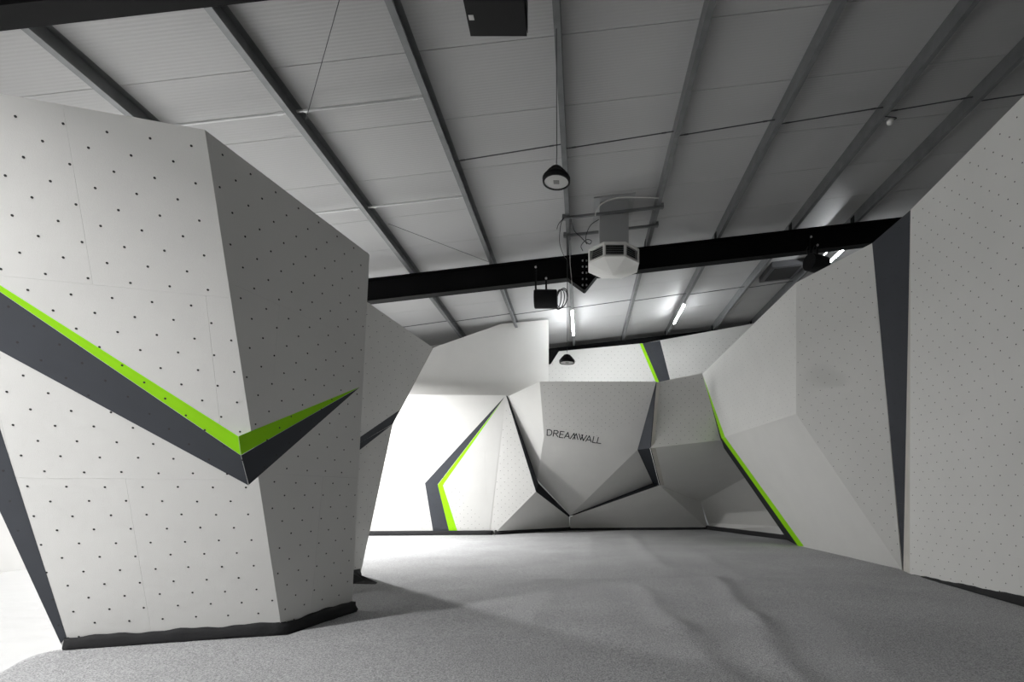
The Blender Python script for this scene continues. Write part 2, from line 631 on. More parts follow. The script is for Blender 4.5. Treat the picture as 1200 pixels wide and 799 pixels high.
# ---- A: near left wall
A, B, C = floor_at(75, 762), floor_at(331, 744), floor_at(412, 717)
ab = (B - A).normalized()
nA = V((ab.y, -ab.x, 0))
F1 = Plane(A, B, A + V((0, 0, 1)) + nA * .30)
B2 = F1.hit(240, 152)
F2 = Plane(B, C, B2)
C2 = F2.hit(433, 298)
def up_to(pl, px, z):
    lo, hi = -800.0, 570.0
    for _ in range(60):
        mid = (lo + hi) / 2
        if pl.hit(px, mid).z > z: lo = mid
        else: hi = mid
    return pl.hit(px, lo)
ZT = B2.z
TL = up_to(F1, -110, ZT)
L1 = F1.hit(-110, 360)
wA = Wall('climbing_wall', (A + C) / 2, 'near left climbing wall with overhanging front, lime and charcoal chevron across its corner')
wA.facet([A, B, B2, TL, L1], split=(1.22, 1.27, .55, .05), nut_r=.0075)
wA.facet([B, C, C2, B2], split=(1.22, 1.27, .3, .05), nut_r=.007)
wA.paint(F1, [(-110, 265), (0, 334), (279, 511), (282, 533), (0, 341.5), (-110, 267)], GREEN, 'lime green stripe on the front face')
wA.paint(F1, [(-110, 267.5), (0, 342), (282, 533.5), (291, 568.5), (0, 411), (-110, 352)], DARK, 'charcoal band under the lime stripe on the front face')
wA.paint(F2, [(279.5, 511), (421, 453.5), (282.5, 533)], GREEN, 'lime green wedge on the shaded side face')
wA.paint(F2, [(282.5, 533.5), (421, 454), (291.5, 568)], DARK, 'charcoal wedge on the shaded side face')
wA.paint(F1, [L1, A + (L1 - A) * .025, (78, 746), (0, 502), (-40, 380)], DARK, 'charcoal band along the left edge')
# hidden sides and lid close the volume
LB, CB = V((L1.x - .1, L1.y + 1.5, 0)), V((C.x - .6, C.y + .25, 0))
bm = wA.back
ci = (TL + B2 + C2) / 3 + V((-.3, .6, 0))
ins = lambda q, k=.05: V(q) + (V((ci.x, ci.y, q[2])) - V(q)).normalized() * k
RBK = V((TL.x - .1, TL.y + 1.9, ZT))
for poly, d in (([ins(TL), ins(B2), ins(C2), RBK], V((0, 0, -.04))),
                ([ins(C), ins(C2), RBK, V((A.x + .1, C.y + .1, 0))], V((-.02, .05, 0))),
                ([ins(A), ins(L1), ins(TL), RBK, V((A.x + .1, C.y + .1, 0))], V((.05, .02, 0)))):
    prism(bm, [V(q) for q in poly], d)
wA.skirt([A + V((.05, .28, 0)), A + V((.02, .02, 0)), B + V((-.02, .02, 0)), C + V((0, -.02, 0))], .10, .115, .065, wav=.011, step=.035)
wA.done()

# ---- G: leaning wall right behind it
E0 = at(421, 669, 7.2); E0.z = 0.09
E1 = at(459.5, 497, 7.6); E2 = at(507, 407, 8.0); T0 = at(432, 355, 6.0)
K1 = at(422, 519, 6.69)
K2 = E1 + (K1 - E1) * 2.2
E00 = V((E0.x, E0.y, 0))
GU = Plane(T0, E2, E1)
K1 = GU.hit(422, 519); K2 = E1 + (K1 - E1) * 2.3
T1 = E2 + (T0 - E2) * 1.35
GB = K2 + (E0 - E1) * 1.0; GB.z = 0.0
GL = Plane(E1, K1, E00)
GB = V((E0.x - .25, 5.55, 0.0)); GB = GB - GL.n * (GB - GL.p).dot(GL.n); 
wG = Wall('climbing_wall', E00, 'leaning shaded climbing wall behind the near left one, one charcoal band and no lime')
wG.facet([T1, E2, E1, K2], split=(2.44, 1.22, 0, .6), nut_r=.0055)
wG.facet([K2, E1, E00, GB], split=(2.44, 1.22, 0, .6), nut_r=.0055)
wG.paint(GU, [(400, 525), (422, 512), (468, 480.5), (459.8, 496.7), (422, 518.5), (400, 531)], DARK, 'charcoal band above the crease')
wG.paint(GL, [(400, 544), (400, 531), (422, 518.5), (459.5, 497.5)], DARK, 'charcoal band below the crease')
G3 = [V((-1.3, .25, 0))] 
for poly in ([E1, E2, E2 + G3[0], E1 + G3[0]], [E00, E1, E1 + G3[0], E00 + G3[0]], [E2, T1, T1 + G3[0], E2 + G3[0]]):
    prism(wG.back, [V(q) for q in poly], V((-.01, .05, 0)))
wG.skirt([GB, E00 + V((0, -.01, 0))], .12, .12, .03)
# the curled black end of the skirt lying on the carpet
bm = bmesh.new()
q = [floor_at(410, 684, .015), floor_at(440, 684.5, .015), floor_at(428, 680, .03), floor_at(415, 673, .10), floor_at(408, 670, .11)]
prism(bm, q, V((-.02, .12, 0)))
obj('curled_skirt_end', bm, SKIRT, wG.o)
wG.done()

# ---- H, J, K, L: bright far left wall
b1, b2, b3 = floor_at(431, 627.5), floor_at(578, 626.5), floor_at(668, 621.5)
TP = at(593, 463, 14.05)
HP = Plane(b1, b2, TP)
h1 = HP.hit(300, 461.5)
b0 = b1 + (b1 - b2) * .9
j1 = HP.hit(574, 621)
c1 = at(628, 576, 14.6)
d1 = at(667, 606, 16.2)
wH = Wall('climbing_wall', b2, 'brightly lit far left climbing wall with a bent charcoal and lime stripe')
wH.facet([b0, b2, j1, TP, h1], split=(2.44, 1.22, .4, 0))
wH.facet([TP, c1, b2, j1], nuts=True)
Lp = wH.facet([c1, d1, b3], nuts=False)
wH.facet([c1, b3, b2], nuts=False)
wH.paint(HP, [(591, 465), (589, 468.5), (513, 567.5), (527, 625.5), (508, 625.5), (498, 566)], DARK, 'charcoal part of the bent stripe')
wH.paint(HP, [(589, 469), (519, 568.5), (537, 625.5), (527, 625.5), (513, 568)], GREEN, 'lime edge of the bent stripe')
wH.skirt([b1 + (b1 - b2) * .3, b2], .13, .13, .09, wav=.003, step=.25)
wH.skirt([b2, b3], .14, .15, .09, wav=.003, step=.25)
wH.done()

# ---- N, M, Q: the lettered boulder
e1, e2, e4 = at(632.5, 447, 13.0), at(769, 447, 13.0), at(668, 604, 16.2)
MP = Plane(e1, e2, e4)
e3, e5, e6 = MP.hit(747, 527), MP.hit(629.5, 562), MP.hit(637.5, 511)
n0 = at(595, 464.5, 14.1)
g1 = at(765, 566, 15.9)
g2 = Plane(e3, g1, e4).hit(683, 599.5)
wM = Wall('climbing_wall', V((e4.x, e4.y, 0)), 'big overhanging grey climbing boulder with black lettering, bright narrow flank on its left')
nutp = [MP.hit(*q) for q in ((632, 447), (769, 447), (757, 490), (700, 512), (637, 500))]
wM.facet([e1, e2, e3, e6], nut_poly=nutp)
wM.facet([e6, e3, e4, e5], nuts=False)
wM.facet([n0, e1, e6], nuts=False)
wM.facet([n0, e6, e5], nuts=False)
wM.facet([e3, g1, g2, e4], nuts=False)
# black lettering, each letter one part of flat strokes on the overhang
LET = {0: [[(150, 180), (148, 266)], [(148, 180), (190, 178), (214, 192), (223, 218), (214, 250), (190, 268), (148, 266)]],
       1: [[(258, 190), (242, 280)], [(258, 190), (305, 193), (322, 210), (316, 230), (290, 238), (250, 236)], [(283, 238), (318, 290)]],
       2: [[(358, 204), (338, 298)], [(358, 204), (415, 211)], [(348, 249), (398, 254)], [(338, 298), (398, 305)]],
       3: [[(416, 307), (472, 220), (494, 313)], [(434, 280), (486, 285)]],
       4: [[(508, 319), (568, 235), (584, 325)], [(549, 328), (604, 240), (628, 331)]],
       5: [[(646, 244), (672, 337), (706, 258)], [(689, 257), (712, 350), (766, 268)]],
       6: [[(750, 359), (808, 274), (836, 371)], [(769, 335), (825, 342)]],
       7: [[(877, 285), (857, 376), (912, 385)]],
       8: [[(948, 297), (926, 385), (986, 394)]]}
for k in range(9):
    bm = bmesh.new()
    for st in LET[k]:
        q = [MP.hit(630 + x / 13.31, 490 + y / 13.32) for x, y in st]
        for a, c in zip(q, q[1:]):
            d = (c - a).normalized(); sd = MP.n.cross(d) * .0125
            a2, c2 = a - d * .008, c + d * .008
            prism(bm, [a2 - sd + MP.n * .003, c2 - sd + MP.n * .003, c2 + sd + MP.n * .003, a2 + sd + MP.n * .003], -MP.n * .0028)
    obj('letter', bm, BLACKP, wM.o)
wM.done()

# ---- R, S, T, U with the dark joints: middle right of the far wall
r1, r2 = at(769.5, 448, 13.3), at(823, 437, 13.3)
r3 = at(844.5, 515.5, 13.4)
r4 = Plane(r1, r2, r3).hit(762, 525)
s2 = at(821, 588, 16.7)
SP = Plane(r4, r3, s2)
s3 = SP.hit(773, 568.5)
b4 = floor_at(830, 620.5); b5 = floor_at(927, 633.5)
UP = Plane(b4, b5, s2)
s1 = SP.hit(880, 556)
u1 = b4 + V((0, 0, .22))
u2 = Plane(s2, s1, u1).hit(918, 616.5)
wR = Wall('climbing_wall', (b3 + b4) / 2, 'far right part of the rear climbing walls, pale upper panel over a dark undercut')
wR.facet([r1, r2, r3, r4], nuts=True, inset=.12)
wR.facet([r4, r3, s1, s2, s3], nuts=False, inset=.12)
TQ = Plane(s3, b4, b3)
t0 = TQ.hit(683, 600)
td = TQ.hit(668.5, 606)
wR.facet([s3, s2, b4], nuts=False)
wR.facet([s3, b4, b3, td, t0], nuts=False)
wR.facet([s2, s1, u2, u1], nuts=False)
wR.facet([u1, u2, b4], nuts=False)
wR.facet([u2, b5, b4], nuts=False)
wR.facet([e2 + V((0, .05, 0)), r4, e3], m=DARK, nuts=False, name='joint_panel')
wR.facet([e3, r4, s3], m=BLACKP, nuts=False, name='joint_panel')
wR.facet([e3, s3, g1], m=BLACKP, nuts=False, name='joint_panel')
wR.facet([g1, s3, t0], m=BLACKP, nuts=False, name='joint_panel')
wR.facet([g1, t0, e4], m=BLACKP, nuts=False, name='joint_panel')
# dark joint between the bright left wall and the boulder
q1 = at(631, 566, 15.25)
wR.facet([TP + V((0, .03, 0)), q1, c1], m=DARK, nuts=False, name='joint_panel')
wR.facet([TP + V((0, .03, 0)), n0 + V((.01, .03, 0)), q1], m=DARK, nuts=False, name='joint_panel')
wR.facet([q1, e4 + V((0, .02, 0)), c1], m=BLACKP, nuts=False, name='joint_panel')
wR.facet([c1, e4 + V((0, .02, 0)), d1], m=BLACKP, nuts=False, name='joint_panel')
wR.skirt([b3, b4], .14, .14, .09, wav=.003, step=.25)
wR.skirt([b4, b5], .13, .13, .09, wav=.003, step=.25)
wR.done()

# ---- V, W: faceted right wall
v4, v5 = floor_at(1057, 668), floor_at(935.5, 640)
v3, v2 = at(1022, 285, 7.0), at(933, 331, 8.15)
V2 = Plane(v4, v3, v2)
v7 = V2.hit(933, 485)
v6 = Plane(v7, v4, v5).hit(845.5, 513)
v1 = Plane(v2, v7, v6).hit(823, 438)
wV = Wall('climbing_wall', (v4 + v5) / 2, 'faceted right climbing wall with a lime edged slanting left side')
wV.facet([v4, v3, v2, v7], split=(2.44, 1.22, .3, .2), nut_r=.007)
pa = wV.facet([v1, v2, v7, v6], nuts=True, split=(2.44, 1.22, .3, .2), nut_r=.0045)
pb = pa
pc = wV.facet([v7, v4, v5, v6], nuts=False)
wV.paint(pb, [v1, (849.5, 511.8), v6], GREEN, 'lime edge of the upper left side')
wV.paint(pc, [v6, (849.8, 512), (942, 639.8), v5], GREEN, 'lime edge of the lower left side')
v1r, v6r, v5r = at(822.5, 438, v1.y + .35), at(842.5, 516.5, v6.y + .7), floor_at(924, 634)
wV.facet([v1, v6, v6r, v1r], m=BLACKP, nuts=False, name='side_return')
wV.facet([v6, v5, v5r], m=BLACKP, nuts=False, name='side_return')
wV.facet([v6, v5r, v6r], m=BLACKP, nuts=False, name='side_return')
wV.done()

# ---- X: nearest right wall with the dark wedge
x4, x3 = floor_at(1066, 673.5), floor_at(1200, 711.5)
x1 = at(1067, 246, 6.4)
XP = Plane(x4, x3, x1)
x5 = x4 + (x3 - x4) * 2.1
x2 = up_to(XP, 1200, x1.z)
x6 = x1 + (x2 - x1) * 2.2
tip = at(1058.5, 668, 7.75); tip.z = 0
wX = Wall('climbing_wall', (x4 + x3) / 2, 'nearest right climbing wall with a tall charcoal wedge down its left edge')
wX.facet([x4, x5, x6, x1], split=(2.44, 1.22, .9, .5), nut_r=.007)
wX.facet([v3, x1, tip], m=DARK, nuts=True, name='wedge_panel', nut_r=.007)
prism(wX.back, [x1, x4, tip], V((.03, .03, 0)))
wX.skirt([x4 + V((.03, 0, 0)), x5 + V((.03, 0, 0))], .02, .22, .05, wav=.008)
wX.done()

# ---- upper grey panel and the bright rear wall
p3 = at(470, 421, 14.2)
p1 = at(643, 374.5, 14.4); p0 = at(643, 470, 14.6)
PP = Plane(p1, p0, p3)
p2 = PP.hit(587, 379.5); p4 = PP.hit(470, 480); p3 = PP.hit(440, 431); p4 = PP.hit(440, 480)
wP = Wall('climbing_wall', (p0 + p4) / 2, 'plain grey raised panel above the bright far left wall, without bolt holes')
wP.facet([p1, p0, p4, p3, p2], nuts=False)
wP.done()

BY = 16.62
wB = Wall('climbing_wall', V((3, BY, 2.2)), 'bright rear climbing wall under the roof with a lime and charcoal stripe')
BP = Plane(at(660, 412, BY), at(760, 402, BY), at(760, 480, BY + .35))
wB.facet([BP.hit(*q) for q in ((655, 411.5), (755, 402), (905, 375), (905, 500), (590, 500), (590, 510))][0:4] + [BP.hit(600, 500), BP.hit(600, 497)])
wB.paint(BP, [(749.5, 402.6), (753, 402.3), (772.5, 448), (768.5, 448)], GREEN, 'lime edge of the stripe')
wB.paint(BP, [(753, 402.3), (773.5, 399), (786, 448), (772.5, 448)], DARK, 'charcoal stripe')
wB.done()


# ------------------------------------------------------------------ carpet and white film on the floor
def lerp_tab(t, x):
    for (a, va), (c, vc) in zip(t, t[1:]):
        if x <= c: return va + (vc - va) * max(0, (x - a)) / (c - a)
    return t[-1][1]


EDGE = [(-3.5, -3.2), (2.9, -3.5), (3.3, -3.76), (3.5, -3.87), (3.66, -3.93), (3.76, -3.9), (3.80, -3.80), (4.16, -2.42), (5.05, -2.26), (5.3, -2.9), (7.15, -3.08), (7.5, -4.8), (9, -6.8), (17, -6.8)]
RIGHT = [(-3.5, 3.45), (5.25, 4.50), (7.4, 4.74), (7.9, 4.88), (11.3, 4.86), (13.0, 5.2), (17, 4.2)]
FAR = [(-9, 14.25), (-6, 14.28), (-2.5, 14.55), (-.45, 16.4), (4.1, 16.8), (5.3, 13.0), (7, 13.0)]


RIDGE = []
for (a, c, amp, sg) in (((838, 681), (880, 728), .036, .10), ((880, 728), (925, 799), .036, .11), ((748, 690), (790, 735), .026, .09), ((790, 735), (850, 799), .026, .10),
                        ((738, 629), (775, 665), .026, .12), ((690, 629), (694, 668), .014, .14), ((645, 690), (612, 745), .012, .10), ((800, 641), (872, 678), .014, .14),
                        ((580, 640), (540, 665), .010, .15), ((960, 720), (1040, 799), .012, .14), ((480, 700), (640, 681), .008, .10), ((600, 681), (1100, 677), .012, .07)):
    RIDGE.append((floor_at(*a), floor_at(*c), amp, sg))


def hump(x, y):
    z = 0
    for a, c, amp, sg in RIDGE:
        dx, dy = c.x - a.x, c.y - a.y
        L2 = dx * dx + dy * dy
        t = ((x - a.x) * dx + (y - a.y) * dy) / L2
        if t < -.3 or t > 1.3: continue
        L = math.sqrt(L2)
        s = ((x - a.x) * dy - (y - a.y) * dx) / L + .03 * math.sin(t * 7)
        if abs(s) > 4 * sg: continue
        e = 1 if 0 <= t <= 1 else math.exp(-(min(abs(t), abs(t - 1)) * L / .2) ** 2)
        z += amp * math.exp(-(s / sg) ** 2 / 2) * e * (1 if s < 0 else .8)
    return z + .003 * math.sin(x * 2.1 + y * .7) * math.sin(y * 1.3 - x * .4)


verts, faces = [], []
NU, ys = 190, []
y = -3.4
while y < 17.2:
    ys.append(y); y += .06
for y in ys:
    xa = lerp_tab(EDGE, y)
    for i in range(NU + 1):
        x = xa + (lerp_tab(RIGHT, y) - xa) * i / NU
        verts.append((x, min(y, lerp_tab(FAR, x)), (.002 if i == 0 else .014) + (hump(x, y) if i else 0)))
for j in range(len(ys) - 1):
    for i in range(NU):
        k = j * (NU + 1) + i
        if verts[k][1] < ys[j] and verts[k + 1][1] < ys[j]: continue
        faces.append((k, k + 1, k + NU + 2, k + NU + 1))
me = bpy.data.meshes.new('carpet'); me.from_pydata(verts, [], faces)
for p in me.polygons: p.use_smooth = True
tag(link('carpet', me, CARPET), 'wrinkled grey flecked carpet covering the hall floor', 'carpet')

verts, faces = [], []
nx, ny = 60, 150
for j in range(ny + 1):
    y = 1.2 + (10.2 - 1.2) * j / ny
    for i in range(nx + 1):
        x = X0 + .02 + (-3.5 - X0 - .02) * i / nx
        z = .006 + .007 * (1 + math.sin(y * 22 + x * 3.0 + 1.5 * math.sin(x * 1.7)) * .6 + .4 * math.sin(y * 35 - x * 2)) * max(0, min(1, (6.5 - y) / 2.5)) * max(0, min(1, (-4.05 - x) / .35))
        verts.append((x, y, z))
for j in range(ny):
    for i in range(nx):
        k = j * (nx + 1) + i
        faces.append((k, k + 1, k + nx + 2, k + nx + 1))
me = bpy.data.meshes.new('floor_film'); me.from_pydata(verts, [], faces)
for p in me.polygons: p.use_smooth = True
tag(link('floor_film', me, FILM), 'rippled glossy white film on the floor left of the near climbing wall', 'floor film')


# ------------------------------------------------------------------ things hanging from the roof
def hanging_lamp(px, py, y, top_z, label, lit=False, r=.145, cabx=None):
    c = at(px, py, y)
    t = empty('hanging_lamp', c, label, 'lamp')
    bm = bmesh.new(); lathe(bm, c, V((0, 0, 1)), [(.0, r), (.03, r * 1.01), (.05, r * .93), (.085, r * .62), (.12, r * .5), (.135, r * .42), (.15, .02)], 40)
    obj('housing', bm, PLAST, t, True).data.polygons.foreach_set('use_smooth', [False] * 0 or [True] * len(t.children[0].data.polygons))
    bm = bmesh.new()
    for k in range(16):
        a = 2 * PI * k / 16
        d = V((math.cos(a), math.sin(a), 0)); s = V((-d.y, d.x, 0)) * .003
        p = c + d * (r * .5)
        prism(bm, [p - s + V((0, 0, .06)), p + d * r * .42 - s + V((0, 0, .052)), p + d * r * .15 - s + V((0, 0, .1)), p - s + V((0, 0, .115))], s * 2)
    tag(obj('cooling_fin', bm, PLAST, t), kind='stuff')
    bm = bmesh.new(); lathe(bm, c, V((0, 0, -1)), [(-.01, r * .985), (.012, r * .985), (.012, r * .86), (.0, r * .86)], 40); obj('rim', bm, PLAST, t)
    bm = bmesh.new(); lathe(bm, c, V((0, 0, -1)), [(-.002, r * .86), (.004, r * .86), (.007, r * .5), (.008, 0)], 40); ln = obj('lens', bm, LAMPON if lit else LENS, t)
    bm = bmesh.new(); box(bm, c + V((-.03, -.03, -.011)), c + V((.03, .03, -.006))); obj('chip', bm, LAMPON if lit else LENSC, ln)
    bm = bmesh.new()
    tube(bm, [c + V((math.cos(a) * .02, 0, .17 + math.sin(a) * .02)) for a in [2 * PI * k / 14 for k in range(14)]], .004, 6, True)
    obj('hook', bm, BOLT, t)
    bm = bmesh.new(); tube(bm, [c + V((0, 0, .18)), c + V((.005, 0, .3)), V((c.x, c.y, top_z))], .0045, 6); obj('suspension_cable', bm, CABLE, t)
    return t


hanging_lamp(652, 212.5, 5.35, zp(PXS[3]) + .02, 'round black rimmed lamp with grey lens on a long cable below the roof')
hanging_lamp(664.5, 424.5, 9.55, zp(PXS[3]) + .02, 'small dark round lamp hanging low in front of the bright rear wall')


def tube_light(i, y0, y1, label, dx=0.0, dz=-.05):
    x = PXS[i] + dx
    t = empty('tube_light', (x, (y0 + y1) / 2, zp(x) + dz), label, 'tube light', 'lit tubes under the roof')
    z = zp(x) + dz
    bm = bmesh.new(); box(bm, (x - .03, y0 - .03, z + .012), (x + .03, y1 + .03, z + .045)); obj('batten', bm, WPLAST, t)
    bm = bmesh.new(); tube(bm, [V((x, y0, z)), V((x, y1, z))], .026, 12); obj('tube', bm, TUBE, t)
    for q in (y0 - .02, y1 + .02):
        bm = bmesh.new(); tube(bm, [V((x, q - .015, z)), V((x, q + .015, z))], .02, 10); obj('end_cap', bm, WPLAST, t)


tube_light(3, 13.4, 15.4, 'lit tube light above the raised grey panel, left of the diffuser', .0)
tube_light(5, 13.9, 15.4, 'lit tube light on the purlin right of the white diffuser', .0)
tube_light(7, 11.1, 12.3, 'lit tube light shining over the top of the faceted right wall', .2, -.12)

# unseen tube added behind the boulder's top edge to brighten the rear wall
def added_wash_light(xa, xb, y, z, ye, ze, label):
    t = empty('tube_light', V(((xa + xb) / 2, y, z)), label, 'tube light')
    bm = bmesh.new(); box(bm, (xa - .03, y - .045, z - .03), (xb + .03, y - .012, z + .03)); obj('batten', bm, WPLAST, t)
    bm = bmesh.new(); tube(bm, [V((xa, y + .02, z)), V((xb, y + .02, z))], .026, 12); obj('tube', bm, TUBEW, t)
    for q in (xa + .1, xb - .1):
        bm = bmesh.new(); tube(bm, [V((q, y - .04, z)), V((q, ye, ze))], .012, 6); obj('bracket', bm, STEEL, t)


added_wash_light(-.4, 1.5, 14.1, 3.85, 13.16, 3.93, 'added unseen tube behind the lettered boulder, brightening the rear wall')

# air diffuser on a roof duct
dc = V((0.565, 9.26, 0))
zt, zb = H + 4.36, H + 4.085
df = empty('air_diffuser', (dc.x, dc.y, zb), 'white octagonal air diffuser with dark louvres under a grey roof duct', 'air diffuser')
R8 = .485
oc = [V((dc.x + R8 * math.sin(PI / 8 + k * PI / 4), dc.y - R8 * math.cos(PI / 8 + k * PI / 4), 0)) for k in range(8)]
bm = bmesh.new(); prism(bm, [q + V((0, 0, zt - .02)) for q in oc], V((0, 0, .02))); obj('top_plate', bm, WPLAST, df)
bm = bmesh.new()
apex = bm.verts.new(V((dc.x, dc.y, zb - .12)))
ring = [bm.verts.new(dc + (q - dc) * .97 + V((0, 0, zb + .022))) for q in oc]
ring0 = [bm.verts.new(q + V((0, 0, zb + .02))) for q in oc]
ring1 = [bm.verts.new(q + V((0, 0, zb + .045))) for q in oc]
for q in ring0 + ring: pass
for k in range(8):
    j = (k + 1) % 8
    bm.faces.new((apex, ring0[k], ring0[j])); bm.faces.new((ring0[k], ring0[j], ring1[j], ring1[k]))
bm.faces.new(ring1[::-1])
for q in ring: bm.verts.remove(q)
obj('bottom_plate', bm, WPLAST, df)
for k in range(8):
    a, c = oc[k], oc[(k + 1) % 8]
    e = (c - a).normalized(); L = (c - a).length
    nn = V((e.y, -e.x, 0))
    if nn.dot(a - V((dc.x, dc.y, 0))) < 0: nn = -nn
    bm = bmesh.new()
    za, zc = zb + .04, zt - .015
    def bar(s0, s1, q0, q1):
        prism(bm, [a + e * s0 + V((0, 0, q0)), a + e * s1 + V((0, 0, q0)), a + e * s1 + V((0, 0, q1)), a + e * s0 + V((0, 0, q1))], -nn * .025)
    bar(0, .03, za, zc); bar(L - .03, L, za, zc); bar(.03, L - .03, za, za + .015); bar(.03, L - .03, zc - .03, zc)
    fr = obj('side_frame', bm, WPLAST, df)
    bm = bmesh.new()
    prism(bm, [a + e * .03 - nn * .07 + V((0, 0, za)), a + e * (L - .03) - nn * .07 + V((0, 0, za)), a + e * (L - .03) - nn * .07 + V((0, 0, zc)), a + e * .03 - nn * .07 + V((0, 0, zc))], -nn * .01)
    obj('void', bm, LOUV, fr)
    for s in range(5):
        z = za + .035 + s * .034
        bm = bmesh.new()
        prism(bm, [a + e * .03 - nn * .01 + V((0, 0, z)), a + e * (L - .03) - nn * .01 + V((0, 0, z)), a + e * (L - .03) - nn * .045 + V((0, 0, z + .018)), a + e * .03 - nn * .045 + V((0, 0, z + .018))], V((0, 0, .003)))
        obj('louvre', bm, DUCT, fr)
bm = bmesh.new()
xw = .255
prism(bm, [V((dc.x - xw, dc.y - .27, zt)), V((dc.x + xw, dc.y - .27, zt)), V((dc.x + xw, dc.y - .27, zr(dc.x + xw) + .02)), V((dc.x - xw, dc.y - .27, zr(dc.x - xw) + .02))], V((0, .54, 0)))
obj('duct', bm, DUCT, df)
bm = bmesh.new()
prism(bm, [V((dc.x - xw - .02, dc.y - .30, zt)), V((dc.x + xw + .02, dc.y - .30, zt)), V((dc.x + xw + .02, dc.y - .30, zt + .03)), V((dc.x - xw - .02, dc.y - .30, zt + .03))], V((0, .6, 0)))
obj('duct_collar', bm, STEEL, df)
bm = bmesh.new()
prism(bm, [V((dc.x - .36, dc.y - .42, zr(dc.x - .36) - .02)), V((dc.x + .36, dc.y - .42, zr(dc.x + .36) - .02)), V((dc.x + .36, dc.y - .42, zr(dc.x + .36) + .01)), V((dc.x - .36, dc.y - .42, zr(dc.x - .36) + .01))], V((0, .84, 0)))
obj('roof_flange', bm, DUCT, df)
for y in (8.95, 9.56):
    xa, xb = PXS[3] - .09, PXS[4] + .09
    bm = bmesh.new()
    prism(bm, [V((xa, y - .02, zp(xa) - .045)), V((xb, y - .02, zp(xb) - .045)), V((xb, y - .02, zp(xb) - .004)), V((xa, y - .02, zp(xa) - .004))], V((0, .04, 0)))
    st = obj('support_strut', bm, STEEL, df)
    for x in (PXS[3] - .055, PXS[4] + .055):
        bm = bmesh.new(); box(bm, (x - .03, y - .035, zp(x) - .05), (x + .03, y + .035, zp(x) + .03)); obj('clamp', bm, STEEL, st)
# pale conduit looping from the right purlin to the duct
bm = bmesh.new()
tube(bm, bez([at(772, 232, 8.6), at(745, 231, 8.62), at(722, 232, 8.66), at(706, 238, 8.72), at(699, 246, 8.78), at(697.5, 253, 8.85)], 8), .010, 8)
obj('conduit', bm, CABLEG, df)
bm = bmesh.new()
tube(bm, bez([at(702, 257, 8.9), at(693, 263, 8.9), at(688, 272, 8.9), at(686.5, 282, 8.9), at(691, 286, 8.9), at(693, 282, 8.9), at(687, 281, 8.9), at(681, 288, 8.9), at(683, 294, 8.9)], 8), .006, 6)
obj('loose_wire', bm, CABLE, df)


def cable(name, label, pts, r, m=CABLE):
    bm = bmesh.new(); tube(bm, bez(pts, 10), r, 6)
    return tag(obj(name, bm, m), label, 'cable')


cable('power_cable', 'black cable sagging from the left strut end down to the rafter', [at(661, 255, 8.9), at(657, 264, 8.9), at(656, 285, 9.0), at(661, 300, 9.4), at(664.5, 306, 9.9), at(665, 330, 10.1), at(665, 352, 10.2)], .006)
cable('power_cable', 'black cable curving right of the purlin towards the diffuser', [at(669, 256, 8.9), at(673, 270, 8.9), at(682, 279, 8.9), at(688, 286, 8.9)], .006)
cable('power_cable', 'thin pale cable hanging down past the left lit tube', [V((PXS[3] + .03, 9.8, zp(PXS[3]) + .01)), at(668, 306, 9.9), at(670, 330, 10.1), at(671.5, 362, 10.3)], .005, CABLEG)
cable('power_cable', 'short black cable end sticking out left of the purlin', [at(661, 255, 8.86), at(655, 262, 8.86), at(652.5, 268.5, 8.86)], .006)
def wire(label, a, c):
    bm = bmesh.new(); tube(bm, [a, c], .004, 6)
    tag(obj('brace_wire', bm, ROD), label, 'wire')
wire('thin wire rising from the second purlin to the top edge of the picture', at(358.5, 140, 6.12), at(402, -15, 4.7))
wire('thin wire slanting from the second purlin to the rafter, over the leaning wall', at(455, 262, 8.45), at(573, 307, 10.3))

# black box speaker at the top of the picture, under the near rafter
zf = 4.50
c0, c1_ = at(551.5, 42.5, zf), at(619.5, 44, zf)
zb = c0.z
t = empty('box_speaker', (-.70, 4.3, zb), 'black box speaker hanging under the nearest rafter at the top of the picture', 'speaker')
bm = bmesh.new()
prism(bm, [V((c0.x, zf, zb)), V((c1_.x - .015, zf, zb)), V((c1_.x + .01, 3.86, zb)), V((c0.x + .02, 3.86, zb))], V((0, 0, .30)))
obj('cabinet', bm, PLAST, t)
bm = bmesh.new()
prism(bm, [V((c1_.x - .012, zf - .01, zb + .02)), V((c1_.x + .022, 3.87, zb + .02)), V((c1_.x + .022, 3.87, zb + .28)), V((c1_.x - .012, zf - .01, zb + .28))], V((.006, 0, 0)))
obj('grille', bm, BEAM, t)
bm = bmesh.new(); q = at(550.5, 24.5, 4.34); box(bm, (q.x - .005, 4.30, zb - .003), (q.x + .038, 4.345, zb + .001)); obj('sticker', bm, CABLEG, t)
for x in (c0.x + .12, c1_.x - .12):
    bm = bmesh.new(); tube(bm, [V((x, RY[0], zb + .29)), V((x, RY[0], RB + SL * x + .005))], .012, 8); obj('hanger', bm, PLAST, t)

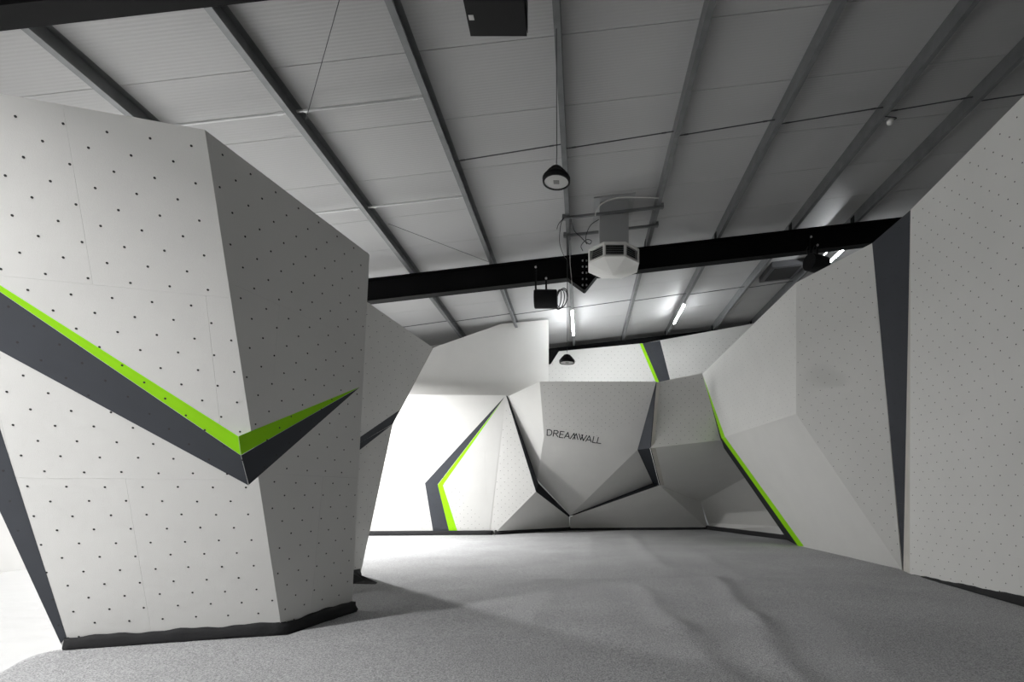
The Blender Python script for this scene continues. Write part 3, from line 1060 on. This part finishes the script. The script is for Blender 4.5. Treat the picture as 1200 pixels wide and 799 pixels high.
# cylindrical speaker under the middle rafter
y = 10.42
c = at(640.5, 350.5, y); r = .185
t = empty('cylinder_speaker', c, 'black cylinder speaker with a coil of cable hanging under the middle rafter', 'speaker')
bm = bmesh.new(); lathe(bm, c + V((-.25, 0, 0)), V((1, 0.0, 0)), [(0, r * .93), (.015, r), (.44, r), (.46, r * .97)], 32); ob = obj('body', bm, PLAST, t)
bm = bmesh.new(); lathe(bm, c + V((.205, 0, 0)), V((1, 0, 0)), [(0, r * .9), (.01, r * .9), (.02, r * .5), (.025, 0)], 28); obj('grille', bm, LOUV, t)
for k, (dx, rr, tl) in enumerate(((.27, .19, .55), (.30, .185, .75), (.25, .17, .35), (.32, .188, .65))):
    bm = bmesh.new()
    cc = c + V((dx, -.03 * k, -.01))
    ux, uz = V((math.sin(tl), -math.cos(tl), 0)), V((0, 0, 1))
    tube(bm, [cc + (ux * math.cos(a) + uz * math.sin(a)) * rr for a in [2 * PI * j / 28 for j in range(28)]], .009, 6, True)
    obj('cable_coil', bm, CABLE, t)
for sx, top in ((-.21, .30), (.0, .05)):
    bm = bmesh.new()
    xx = c.x + sx
    box(bm, (xx - .018, y - .13, c.z + r - .02), (xx + .018, y - .105, RB + SL * xx + top))
    br = obj('bracket', bm, PLAST, t)
    bm = bmesh.new(); lathe(bm, V((xx, y - .125, RB + SL * xx + top - .06)), V((0, -1, 0)), [(0, .022), (.02, .022)], 8); obj('bolt', bm, BOLT, br)
    bm = bmesh.new(); box(bm, (xx - .018, y - .13, c.z + r - .03), (xx + .018, y + .02, c.z + r + .01)); obj('saddle', bm, PLAST, br)

# second speaker at the right end of the middle rafter
y = 10.3
c = at(956, 310, y)
t = empty('cylinder_speaker', c, 'black speaker hanging under the right end of the middle rafter, half behind the wall top', 'speaker')
bm = bmesh.new(); lathe(bm, c + V((-.19, -.12, 0)), V((1, .45, 0)), [(0, r * .86), (.015, r * .92), (.40, r * .92), (.42, r * .85)], 28); obj('body', bm, PLAST, t)
for px in (949.5, 957):
    xx = at(px, 300, y).x
    bm = bmesh.new(); box(bm, (xx - .016, y - .03, c.z + .12), (xx + .016, y - .005, RB + SL * xx + (.25 if px < 952 else .04))); br = obj('bracket', bm, PLAST, t)
    bm = bmesh.new(); lathe(bm, V((xx, y - .03, RB + SL * xx + (.2 if px < 952 else .02))), V((0, -1, 0)), [(0, .022), (.02, .022)], 8); obj('bolt', bm, BOLT, br)
    bm = bmesh.new(); tube(bm, bez([V((xx - .05, y - .02, RB + SL * xx + .02)), V((xx - .09, y - .03, c.z + .26)), V((xx - .04, y - .03, c.z + .15))], 6), .008, 6); obj('loose_wire', bm, CABLE, br)

# grey duct with a dark grille in the far right bay
t = empty('roof_duct', at(922, 320, 12.6), 'grey roof duct with a dark opening, seen under the right end of the middle rafter', 'duct')
bm = bmesh.new()
q = at(918, 318, 12.6)
prism(bm, [V((q.x - .35, 12.4, zr(q.x - .35) - .14)), V((q.x + .5, 12.4, zr(q.x + .5) - .14)), V((q.x + .5, 12.4, zr(q.x + .5))), V((q.x - .35, 12.4, zr(q.x - .35)))], V((0, .9, 0)))
obj('housing', bm, DUCTD, t)
bm = bmesh.new()
prism(bm, [V((q.x - .25, 12.5, zr(q.x - .25) - .15)), V((q.x + .4, 12.5, zr(q.x + .4) - .15)), V((q.x + .4, 13.2, zr(q.x + .4) - .15)), V((q.x - .25, 13.2, zr(q.x - .25) - .15))], V((0, 0, .008)))
obj('grille', bm, LOUV, t)

# white detector
c = at(1043, 143, 7.3)
t = empty('smoke_detector', c, 'small white round detector hanging from the purlin on the right', 'detector')
bm = bmesh.new(); lathe(bm, c, V((-.35, 0, -1)), [(-.03, .02), (-.03, .042), (-.005, .048), (.02, .04), (.032, .02), (.034, 0)], 20); obj('body', bm, WPLAST, t, True)
bm = bmesh.new(); tube(bm, bez([c + V((.02, 0, .02)), c + V((.09, 0, .06)), V((PXS[6] + .0, 7.3, zp(PXS[6]) + .0))], 8), .006, 6); obj('lead', bm, CABLE, t)



# the lit high-bay lamps of the left aisle, outside the picture
for (lp, lw, lb), lab in zip(LAMPS, ('lit round lamp hanging over the floor left of the camera', 'lit round lamp hanging in the aisle before the bright far left wall', 'lit round lamp hanging in the aisle behind the near left wall')):
    x, y, z = lp
    hanging_lamp(PX + x * F / y, PY - (z - H) * F / y, y, zr(x) - .01, lab, True)
